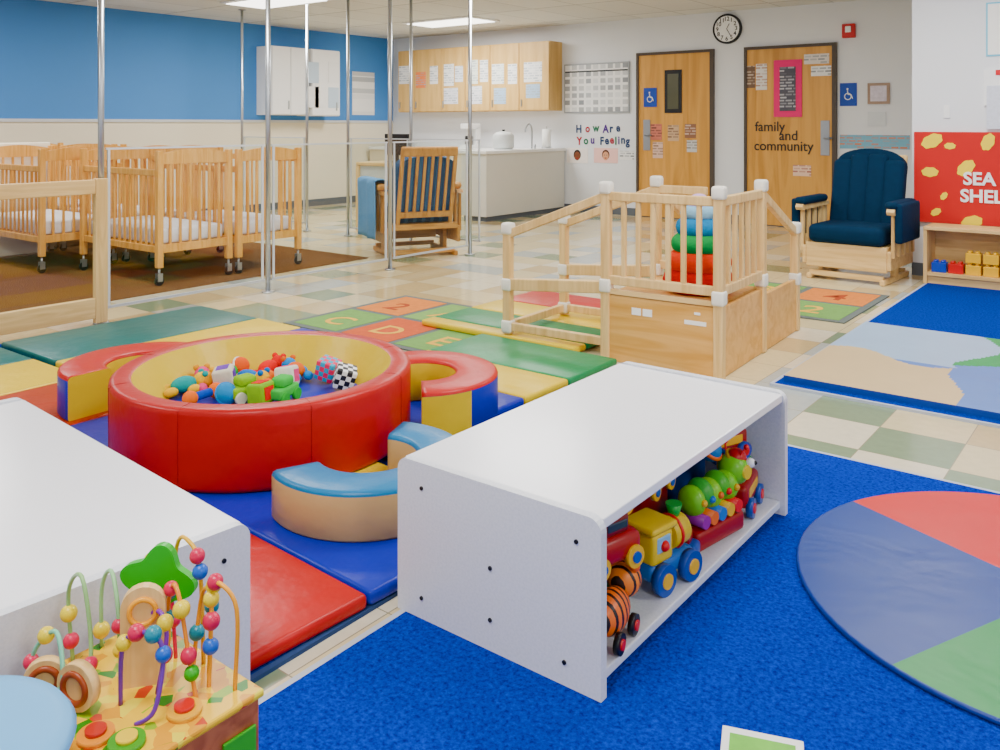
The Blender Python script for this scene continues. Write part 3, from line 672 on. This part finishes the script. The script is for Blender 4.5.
t=thing('coffee_maker','white drip coffee maker on kitchen counter','appliance',(-8.1,9.8,.861));B().box(-.1,.1,-.1,.12,0,.05).box(-.1,.1,.03,.12,.05,.3).box(-.1,.1,-.1,.12,.28,.36,bev=.01).make('machine_body',WHITE,t);B().cyl((0,-.03,.06),(0,-.03,.18),.055).make('carafe',BLACK,t)
def lwcab(px0,px1,pyt,pyb,dep,label,two=True):
    y0,_=WX(px0,80,XL+dep);y1,_=WX(px1,80,XL+dep);_,za=WX((px0+px1)/2,pyb,XL+dep);_,zc=WX((px0+px1)/2,pyt,XL+dep)
    t=thing('white_wall_cabinet',label,'cabinet',(XL+.002,y0,za));h=zc-za
    B().box(0,dep-.02,0,y1-y0,0,h).make('cabinet_body',WHITE,t)
    k=2 if two else 1;q=(y1-y0)/k
    for i in range(k):
        dd=B().box(dep-.02,dep,i*q+.006,(i+1)*q-.006,.01,h-.01,bev=.003).make('cabinet_door',WHITE,t);B().box(dep,dep+.015,i*q+q*.85,i*q+q*.85+.015,.08,.2).make('handle',STEEL,dd)
    return y0,y1
a1_=lwcab(272,309,47,115,.34,'white double-door cabinet mounted on blue wall');a2_=lwcab(312,340,50,116,.34,'white cabinet mounted on wall with posted schedules',False)
def sheetx(h,h2):
    m=printed(h,h2).copy();m.node_tree.nodes['Mapping'].inputs['Rotation'].default_value=(math.pi/2,0,math.pi/2);return m
SHX=sheetx('f0f0f0','808890');SHB=sheetx('c0d0e0','607890')
y0,_=WX(352,80,XL);y1,_=WX(374,80,XL);_,z1=WX(362,72,XL);_,z0=WX(362,115,XL)
o=B().box(0,.01,0,y1-y0,0,z1-z0).make('posted_schedule',SHX,None,(XL+.001,y0,z0));top(o,'printed schedule sheets on wall near cabinets','paper')
for k,(yy,zz) in enumerate(((a1_[0]+.62,1.45),(a1_[0]+.62,1.8),(a2_[0]+.05,1.45),(a2_[0]+.3,1.45),(a2_[0]+.3,1.82))):
    o=B().box(0,.003,0,.2,0,.3).make('taped_notice',SHB if k%2 else SHX,None,(XL+.345,yy,zz));top(o,'printed notice sheet taped to white cabinet','paper')
t=thing('changing_table','light wood changing table with grey front panels','table',(-7.0,6.85,0))
B().box(-.35,.55,0,.5,.74,.78,bev=.01).make('table_top',PALEX,t)
for a in (-.35,.5):
    for c in (0,.45):B().box(a,a+.05,c,c+.05,0,.74).make('leg',PALE,t)
B().box(-.3,.5,.02,.035,.3,.74).make('front_panel',M('c8ccc8',.5),t);B().box(-.3,.5,.05,.45,.26,.28).make('lower_shelf',PALEX,t)
t=thing('dark_monitor','small dark flat screen on side table','monitor',(-6.9,7.05,.78));B().box(-.18,.18,-.01,.02,.08,.32,bev=.005).make('screen',BLACK,t);B().box(-.02,.02,-.0,.02,.01,.1).box(-.1,.1,-.06,.08,0,.012).make('stand',BLACK,t)
# ---------------- pit toys
rr=random.Random(11);cols=['d83028','f0c020','3090d0','40a848','f08030','f4f0e0','7c58b0','e86890']
PZ=MZ+.1305;SC=1.28
def F_(h):return M(h,.8,.12,25,.3,dk=.85,spec=.15)
def toy(k,x,y,z,h,h2):
    m=F_(h);m2=F_(h2);a=rr.uniform(0,3)
    if k=='ball':
        t=thing('plush_ball','small colourful soft ball among toys inside play ring','toy ball',(x,y,z),a,sc=SC);B().sph((0,0,.03),.03).make('ball_body',m,t);B().tor((0,0,.03),.0292,.004,m=RX(1.1)).make('ball_band',m2,t)
    elif k in('cube','block'):
        t=thing('soft_cube','small colourful soft cube among toys inside play ring','toy block',(x,y,z+.006),rot=(rr.uniform(-.2,.2),rr.uniform(-.2,.2),a),sc=SC);B().box(-.03,.03,-.03,.03,0,.06,bev=.009,seg=3).make('cube_body',m,t)
        B().box(-.018,.018,-.018,.018,.06,.062).make('cube_patch',m2,t);B().box(-.018,.018,-.032,-.03,.012,.048).make('cube_patch',m2,t)
    elif k=='cyl':
        t=thing('toy_rattle','small soft rattle among toys inside play ring','rattle',(x,y,z),a,sc=SC);B().cyl((-.04,0,.022),(.04,0,.022),.012).make('handle',m,t)
        for q in (-.045,.045):B().sph((q,0,.022),.022).make('rattle_end',m2,t)
    elif k=='doll':
        t=thing('plush_figure','small plush figure toy lying inside play ring','plush toy',(x,y,z),a,sc=SC)
        B().sph((0,0,.026),.03,(1.3,.85,.8)).make('body',m,t);B().sph((.052,0,.03),.023).make('head',m2,t)
        for (u,v) in ((.02,.032),(.02,-.032),(-.045,.02),(-.045,-.02)):B().sph((u,v,.015),.014,(1.5,1,1)).make('limb',m2,t)
        for v in (.016,-.016):B().sph((.058,v,.05),.009).make('ear',m,t)
    else:
        t=thing('toy_car','small chunky toy car among toys inside play ring','toy car',(x,y,z),a,sc=SC);B().box(-.05,.05,-.028,.028,.015,.045,bev=.008,seg=3).box(-.025,.03,-.024,.024,.043,.072,bev=.01,seg=3).make('car_body',m,t)
        for a in (-.03,.03):
            for c in (-.03,.03):B().cyl((a,c-.006,.017),(a,c+.006,.017),.017,seg=16).make('wheel',m2,t)
spots=[(184,393,'doll','30a0a0'),(203,402,'cyl','3858b8'),(206,388,'doll','e0a030'),(226,404,'ball','2890c8'),(244,400,'car','90b848'),(262,405,'cube','88b848'),(282,401,'car','50b858'),(226,388,'block','e8e0d0'),(248,386,'doll','2c78c0'),(268,389,'cyl','f07828'),(288,388,'block','f0ece0'),(296,378,'doll','e07828'),(240,376,'ball','e87030'),(268,376,'doll','e04828'),(218,378,'cyl','f0c020')]
for i,(px,py,k,h) in enumerate(spots):
    x,y=G(px,py,PZ);toy(k,x,y,PZ,h,cols[(i*3+1)%8])
def checkm(a,b_,sc):
    m,nt,bb=newmat('checker_print');ch=nt.nodes.new('ShaderNodeTexChecker');ch.inputs['Scale'].default_value=sc;ch.inputs[1].default_value=(*hx(a),1);ch.inputs[2].default_value=(*hx(b_),1)
    tc=nt.nodes.new('ShaderNodeTexCoord');nt.links.new(tc.outputs['Object'],ch.inputs[0]);nt.links.new(ch.outputs[0],bb.inputs['Base Color']);return m
for px,py,a,b_,rot in ((328,381,'e03060','20a0c0',(.1,.25,.4)),(345,389,'101018','f4f4f4',(.2,.3,.9))):
    x,y=G(px,py,PZ+.0);t=thing('patterned_soft_block','fabric block with checked pattern leaning in play ring','toy block',(x,y,PZ+.048),rot=rot);B().box(-.038,.038,-.038,.038,-.038,.038,bev=.004,seg=3).make('block_cover',checkm(a,b_,50),t);B().box(-.03,.03,.038,.041,-.03,.03,bev=.001).make('block_tab',F_('f08030'),t)
# ---------------- shelf toys
SZ=.0125+.0425
def PL(h):return M(h,.35,.04,12,dk=.82,spec=.4)
def wheels(t,pts,r,w_,mt,hub):
    for (a,c) in pts:
        wo=B().cyl((a,c-w_/2,r),(a,c+w_/2,r),r,seg=24).make('wheel',mt,t);B().cyl((a,c-w_/2-.004,r),(a,c+w_/2+.004,r),r*.5,seg=16).make('wheel_hub',hub,wo)
t=thing('toy_engine','yellow and blue plastic toy engine with chunky wheels on shelf','toy vehicle',(-1.02,1.985,SZ),math.radians(-100),sc=.98)
B().box(-.09,.09,-.045,.045,.03,.075,bev=.015,seg=3).make('chassis',PL('2c70b8'),t)
B().cyl((-.02,0,.11),(-.08,0,.11),.04).sph((-.08,0,.11),.04,(.5,1,1)).make('boiler',PL('f0d020'),t)
B().tor((-.045,0,.11),.04,.005,m=RY(math.pi/2)).make('boiler_band',PL('e04828'),t)
B().sph((-.1,0,.105),.02,(.5,1,1)).make('front_lamp',PL('48a858'),t)
B().box(.0,.085,-.045,.045,.07,.15,bev=.012,seg=3).box(-.01,.095,-.052,.052,.15,.168,bev=.008,seg=3).make('cab',PL('f0d020'),t)
B().cyl((-.06,0,.14),(-.06,0,.178),.012,.022).make('chimney',PL('38a848'),t)
B().box(.015,.07,-.047,.047,.1,.14,bev=.004).make('cab_window',M('88b8d8',.2),t)
for s_ in (-1,1):B().sph((.042,s_*.046,.115),.014).make('driver_figure',PL('e04030'),t)
wheels(t,[(-.055,-.055),(-.055,.055),(.055,-.055),(.055,.055)],.038,.022,PL('2454a4'),PL('f0c020'))
t=thing('toy_caterpillar','bright green plastic caterpillar toy with round segments on shelf','toy',(-1.02,2.25,SZ+.06),math.radians(-100),sc=.98)
for i in range(5):
    B().sph((-.10+i*.04,0,.065+.01*(i%2)),.042,(.72,1,1)).make('body_segment',PL(['84d020','58b440','98d828','4cac48','84d020'][i]),t)
    B().cyl((-.1+i*.04,-.05,.02),(-.1+i*.04,.05,.02),.018).make('roller',PL(['e83828','f0c020','3080d0','f08028','a040a0'][i]),t)
    B().sph((-.1+i*.04,.04,.07),.01).make('spot',PL(['f0c020','e83828','f08028','3080d0','f0c020'][i]),t)
B().sph((-.15,0,.10),.046).make('head',PL('84d020'),t)
B().cyl((-.15,-.047,.10),(-.15,.047,.10),.02).make('cheek',PL('e8d020'),t)
for c in (-.022,.022):
    B().sph((-.17,c+.02,.122),.014).make('eye',WT,t);B().sph((-.175,c+.033,.124),.006).make('pupil',BLACK,t);B().tube([(-.145,c,.14),(-.15,c*1.3,.155),(-.16,c*1.6,.166)],.003).sph((-.16,c*1.6,.168),.008).make('antenna',PL('e83828'),t)
B().box(-.13,.10,-.05,.05,-.055,.0,bev=.012,seg=3).make('wheel_base',PL('a01824'),t)
def stripes2(a,b_):
    m,nt,bb=newmat('animal_stripes');wv=nt.nodes.new('ShaderNodeTexWave');wv.inputs['Scale'].default_value=16;wv.inputs['Distortion'].default_value=2;tc=nt.nodes.new('ShaderNodeTexCoord');cr=nt.nodes.new('ShaderNodeValToRGB')
    cr.color_ramp.interpolation='CONSTANT';cr.color_ramp.elements[0].color=(*hx(a),1);cr.color_ramp.elements[1].color=(*hx(b_),1);cr.color_ramp.elements[1].position=.3
    nt.links.new(tc.outputs['Object'],wv.inputs[0]);nt.links.new(wv.outputs[0],cr.inputs[0]);nt.links.new(cr.outputs[0],bb.inputs['Base Color']);bb.inputs['Roughness'].default_value=.4;return m
t=thing('toy_tiger','orange striped plastic tiger rolling toy on shelf','toy animal',(-.985,1.70,SZ),math.radians(-82),sc=.95)
B().sph((0.02,0,.07),.05,(1.35,.8,1)).make('body',stripes2('20140c','f07818'),t);B().sph((-.06,0,.11),.042).make('head',stripes2('20140c','f08820'),t)
B().sph((-.095,0,.10),.018,(1,1.2,.8)).make('muzzle',M('f4ead0',.5),t)
for c in (-.028,.028):B().sph((-.055,c,.148),.014).make('ear',PL('f07818'),t);B().sph((-.096,c*.6,.12),.008).make('eye',BLACK,t)
B().tube([(.08,0,.08),(.10,0,.11),(.095,0,.14)],.007).make('tail',PL('f07818'),t)
wheels(t,[(-.03,-.036),(-.03,.036),(.06,-.036),(.06,.036)],.024,.014,BLACK,PL('d83028'))
t=thing('toy_roller_drum','pink clear drum toy on its side on shelf','toy',(-1.075,1.80,SZ+.02),math.radians(8),sc=.95)
B().cyl((-.06,0,.1),(.06,0,.1),.055,seg=28).make('drum',PL('f06878'),t)
for a in (-.065,.065):B().cyl((a-.008,0,.1),(a+.008,0,.1),.062,seg=28).make('drum_rim',PL('a81424'),t)
B().cyl((.073,0,.1),(.078,0,.1),.035,seg=20).make('drum_badge',PL('48b850'),t)
B().box(-.05,.05,-.04,.04,-.021,.04,bev=.01,seg=3).make('drum_stand',PL('38a848'),t)
def wagon(x,y,z,rz,c1_,c2_,lab,sc=1):
    t=thing('toy_wagon',lab,'toy vehicle',(x,y,z),rz,sc=sc)
    B().box(-.08,.08,-.05,.05,.015,.075,bev=.02,seg=3).make('body',PL(c1_),t);B().box(-.03,.05,-.04,.04,.07,.12,bev=.014,seg=3).make('cab_roof',PL(c2_),t)
    B().box(-.02,.04,-.042,.042,.085,.105,bev=.004).make('cab_window',M('303848',.2),t)
    wheels(t,[(-.05,-.05),(-.05,.05),(.05,-.05),(.05,.05)],.024,.014,PL('f0c020'),PL('3060b0'))
wagon(-1.02,1.70,SZ+.150,math.radians(75),'a80c18','7c1018','red plastic toy wagon with rounded cab stacked on shelf toys',1.05)
wagon(-1.12,1.87,SZ+.180,1.3,'e8b818','a01820','yellow plastic toy wagon stacked among shelf toys',.85)
wagon(-1.12,2.11,SZ+.156,1.6,'901420','b89820','dark red plastic toy wagon stacked behind green caterpillar toy',.9)
wagon(-1.03,2.12,SZ+.0,.2,'2c58a8','a01820','blue plastic toy wagon beside green caterpillar toy',.62)
def bin_(x,y,c,c2,h=.15):
    t=thing('toy_bin','small open plastic bin of toys inside shelf','toy bin',(x,y,SZ),group='toy bins in the shelf')
    B().box(-.12,.12,-.115,.115,0,h,bev=.012,seg=3).make('bin_body',PL(c),t);B().box(-.125,.125,-.12,.12,h-.012,h+.004,bev=.004).make('bin_rim',PL(c2),t)
for i,y in enumerate((1.70,1.95,2.2,2.46)):bin_(-1.28,y,['901820','c89818','901c24','204888'][i],['c8a020','305898','901820','901820'][i])
def tcar(x,y,z,rz,a,b_,sc=1):
    t=thing('toy_train_car','plastic toy train car with driver figure','toy vehicle',(x,y,z),rz,sc=sc)
    B().box(-.09,.09,-.05,.05,.03,.1,bev=.015,seg=3).make('car_body',PL(a),t);B().box(-.04,.07,-.04,.04,.1,.15,bev=.02,seg=3).make('car_cab',PL(b_),t);B().sph((-.065,0,.12),.026).make('driver_ball',PL('f0c898'),t)
    B().box(-.06,.06,-.052,.052,.055,.085,bev=.003).make('side_decal',PL('f0c020'),t)
    wheels(t,[(-.06,-.055),(-.06,.055),(.06,-.055),(.06,.055)],.03,.02,PL('2454a4'),PL('d82428'))
tcar(-1.03,2.505,SZ,math.radians(100),'a01420','2c9c50',.95)
tcar(-1.25,1.72,SZ+.156,.9,'2c9c50','a01820',.8)
tcar(-1.24,2.0,SZ+.156,2.2,'c89c18','a01820',.8)
tcar(-1.24,2.26,SZ+.156,2.9,'a01820','c89c20',.8)
tcar(-1.07,2.47,SZ+.150,1.2,'98141c','2c9c50',.85)
for (x,y,z,r_,c,c2) in ((-1.24,2.47,SZ+.156,.055,'203c80','c8a020'),(-.99,2.40,SZ+.155,.03,'c02028','c8a020'),(-1.05,2.36,SZ+.175,.032,'3080c0','e87828')):
    t=thing('toy_ball','small plastic ball with coloured band among shelf toys','toy ball',(x,y,z));B().sph((0,0,r_),r_).make('ball_shell',PL(c),t);B().tor((0,0,r_),r_*.97,.006,m=RY(.6)).make('ball_band',PL(c2),t)
t=thing('toy_steering_wheel','green and red toy steering wheel leaning on shelf toys','toy',(-1.12,2.33,SZ+.225),rot=(.5,.7,0));B().tor((0,0,.0),.05,.010).make('wheel_rim',PL('b01820'),t);B().cyl((-.05,0,0),(.05,0,0),.009).cyl((0,-.05,0),(0,.05,0),.009).make('spoke',PL('38a848'),t)
# ---------------- bead maze
bx,by=-1.31,.74
t=thing('bead_maze_cube','wooden activity cube topped with looping bead maze wires','bead maze',(bx,by,.0125));a=.16;c=.125;BH=.288
NAT=wood('b06c48','8c4c30',0)
B().box(-a,a,-c,c,0,BH-.012,bev=.004).make('cube_body',NAT,t)
def printm():
    m,nt,bb=newmat('printed_top');v=nt.nodes.new('ShaderNodeTexVoronoi');v.inputs['Scale'].default_value=46;tc=nt.nodes.new('ShaderNodeTexCoord');nt.links.new(tc.outputs['Object'],v.inputs[0])
    sp=nt.nodes.new('ShaderNodeSeparateColor');nt.links.new(v.outputs['Color'],sp.inputs[0]);cr=nt.nodes.new('ShaderNodeValToRGB');cr.color_ramp.interpolation='CONSTANT';e=cr.color_ramp.elements
    e[0].color=(*hx('e0b800',1.3),1);e[1].color=(*hx('cc9400',1.3),1);e[1].position=.45
    for p,h in ((.70,'88a818'),(.8,'e0cc50'),(.88,'b84010'),(.94,'307820')):q=e.new(p);q.color=(*hx(h),1)
    nt.links.new(sp.outputs[0],cr.inputs[0]);nt.links.new(cr.outputs[0],bb.inputs['Base Color']);bb.inputs['Roughness'].default_value=.35;bb.inputs['Specular IOR Level'].default_value=.3;return m
B().box(-a-.006,a+.006,-c-.006,c+.006,BH-.012,BH,bev=.004).make('printed_top',printm(),t)
for i in range(3):
    B().box(a+.0005,a+.006,-c+.02+i*.08,-c+.08+i*.08,.17,.24,bev=.002).make('side_block',PL(['58b838','e04028','48a838'][i]),t)
Z=BH
def wire(pts,h,beads):
    b=B();b.tube(pts,.0036,6);path=b.path;b.make('wire',M(h,.35),t)
    for f,hc,r in beads:
        p=path[int(f*(len(path)-1))];B().sph(p,r,u=14,v=10).make('bead',PL(hc),t)
P='d02860';Tq='188898';Yy='f0d840';Bl='1868c0';Gn='40a830'
wire([(-.15,-.02,Z),(-.165,-.02,Z+.11),(-.10,-.03,Z+.16),(-.07,-.03,Z+.06),(-.05,-.05,Z)],'90b878',[(.1,P,.013),(.2,Yy,.014),(.85,P,.012)])
wire([(-.15,.03,Z),(-.15,.03,Z+.1),(-.12,.03,Z+.14),(-.08,.02,Z+.10),(-.07,.02,Z)],'98c890',[(.1,Yy,.014),(.85,P,.012),(.93,Yy,.012)])
wire([(-.14,-.10,Z),(-.13,-.09,Z+.06),(-.08,-.08,Z+.10),(-.04,-.09,Z+.04),(-.06,-.1,Z+.02),(-.01,-.1,Z)],'7cc0a0',[(.15,P,.012),(.3,Yy,.013),(.9,P,.014)])
wire([(-.10,.08,Z),(-.10,.09,Z+.14),(-.08,.09,Z+.09),(-.04,.09,Z+.12),(-.02,.09,Z)],'c82850',[(.1,P,.014),(.2,Tq,.014),(.3,Yy,.012),(.8,Tq,.013),(.9,P,.013)])
wire([(.0,.05,Z),(.01,.06,Z+.13),(.05,.05,Z+.15),(.08,.05,Z+.06),(.1,.05,Z)],'e08a28',[(.2,Tq,.013),(.32,P,.012),(.6,Yy,.014),(.75,P,.013),(.85,Gn,.012)])
wire([(.03,.09,Z),(.04,.1,Z+.12),(.08,.09,Z+.14),(.095,.08,Z+.08),(.09,.08,Z)],'e8a030',[(.55,Yy,.013),(.7,P,.014),(.8,Bl,.013),(.15,Tq,.013)])
wire([(.02,-.03,Z),(.03,-.03,Z+.1),(.07,-.01,Z+.12),(.09,.0,Z+.09),(.1,-.02,Z+.02),(.08,-.04,Z)],'6c3c98',[(.3,P,.013),(.45,Tq,.013),(.6,Bl,.012),(.2,Yy,.012)])
wire([(.13,.1,Z),(.135,.1,Z+.13),(.10,.09,Z+.165),(.07,.1,Z+.13),(.06,.1,Z)],'e8a030',[(.62,P,.013),(.7,Yy,.013),(.8,Tq,.012)])
wire([(.04,.02,Z),(.05,.03,Z+.09),(.02,.03,Z+.12),(-.02,.01,Z+.07),(-.03,0,Z)],'7c3ca0',[(.2,P,.013),(.35,Yy,.013),(.75,Bl,.013),(.85,P,.012)])
wire([(-.06,.1,Z),(-.05,.11,Z+.17),(-.01,.11,Z+.19),(.02,.11,Z+.15),(.03,.11,Z)],'e0b040',[(.7,P,.013),(.78,Bl,.013),(.2,Tq,.013)])
for (x,y,z,R,ro) in ((-.02,-.075,Z+.037,.036,.3),(-.085,-.095,Z+.033,.032,.9)):
    b=B();b.X=T(x,y,z)@RZ(ro);b.cyl((0,-.008,0),(0,.008,0),R,seg=28);b.make('wood_gear',MAPLE,t)
    b=B();b.X=T(x,y,z)@RZ(ro);b.tor((0,-.009,0),R*.62,.005,m=RX(math.pi/2));b.make('gear_ring',M('8c4020',.4),t)
b=B();b.X=T(-.055,.08,Z+.125)@RZ(.55)
pts=[(.056*(1+.2*math.cos(4*q*2*math.pi/60+.6))*math.cos(q*2*math.pi/60),.052*(1+.2*math.cos(4*q*2*math.pi/60+.6))*math.sin(q*2*math.pi/60)) for q in range(60)]
b.prism(pts,-.007,.007,m=RX(math.pi/2));b.make('green_leaf_plate',PL('30b030'),t)
b=B();b.X=T(.0,0.02,Z)@RZ(.9)
arc=[(.034*math.cos(q),.125+.034*math.sin(q)) for q in [math.pi*i/12 for i in range(13)]]
b.prism([(.034,0)]+arc+[(-.034,0)],-.008,.008,m=RX(math.pi/2));b.make('wood_upright',MAPLE,t)
b=B();b.X=T(.0,0.02,Z)@RZ(.9);b.tor((0,-.01,.12),.02,.004,m=RX(math.pi/2));b.make('upright_ring',M('e8a030',.4),t)
for (x,y,h1,h2) in ((.11,-.07,'4c9838','f0d020'),(.115,.02,'e8b020','c84020'),(.06,-.09,'e89828','b8402c')):
    B().cyl((x,y,Z),(x,y,Z+.008),.026,seg=24).make('spinner_disc',PL(h1),t)
    B().cyl((x,y,Z+.008),(x,y,Z+.014),.015,seg=24).make('spinner_centre',PL(h2),t)
t=thing('round_stool','child stool with pale blue padded round seat','stool',(-1.25,.446,.0125))
B().lathe([(0,.35),(.13,.35),(.152,.36),(.158,.375),(.15,.387),(.13,.39),(0,.391)],48).make('seat_pad',M('6ca4d0',.5,.05),t)
for i in range(4):
    q=i*math.pi/2+.785;B().cyl((.13*math.cos(q),.13*math.sin(q),0),(.1*math.cos(q),.1*math.sin(q),.352),.014).make('leg',MAPLE,t)
x,y=G(762,772);t=thing('board_book','white and green picture book lying on blue carpet','book',(x,y,.0125),math.radians(20))
B().box(-.075,.075,-.12,.07,0,.014,bev=.002).make('cover',M('f2f2ee',.4),t);B().box(-.06,.06,-.1,.05,.014,.0152).make('cover_print',M('68b03c',.4,.3,30),t)
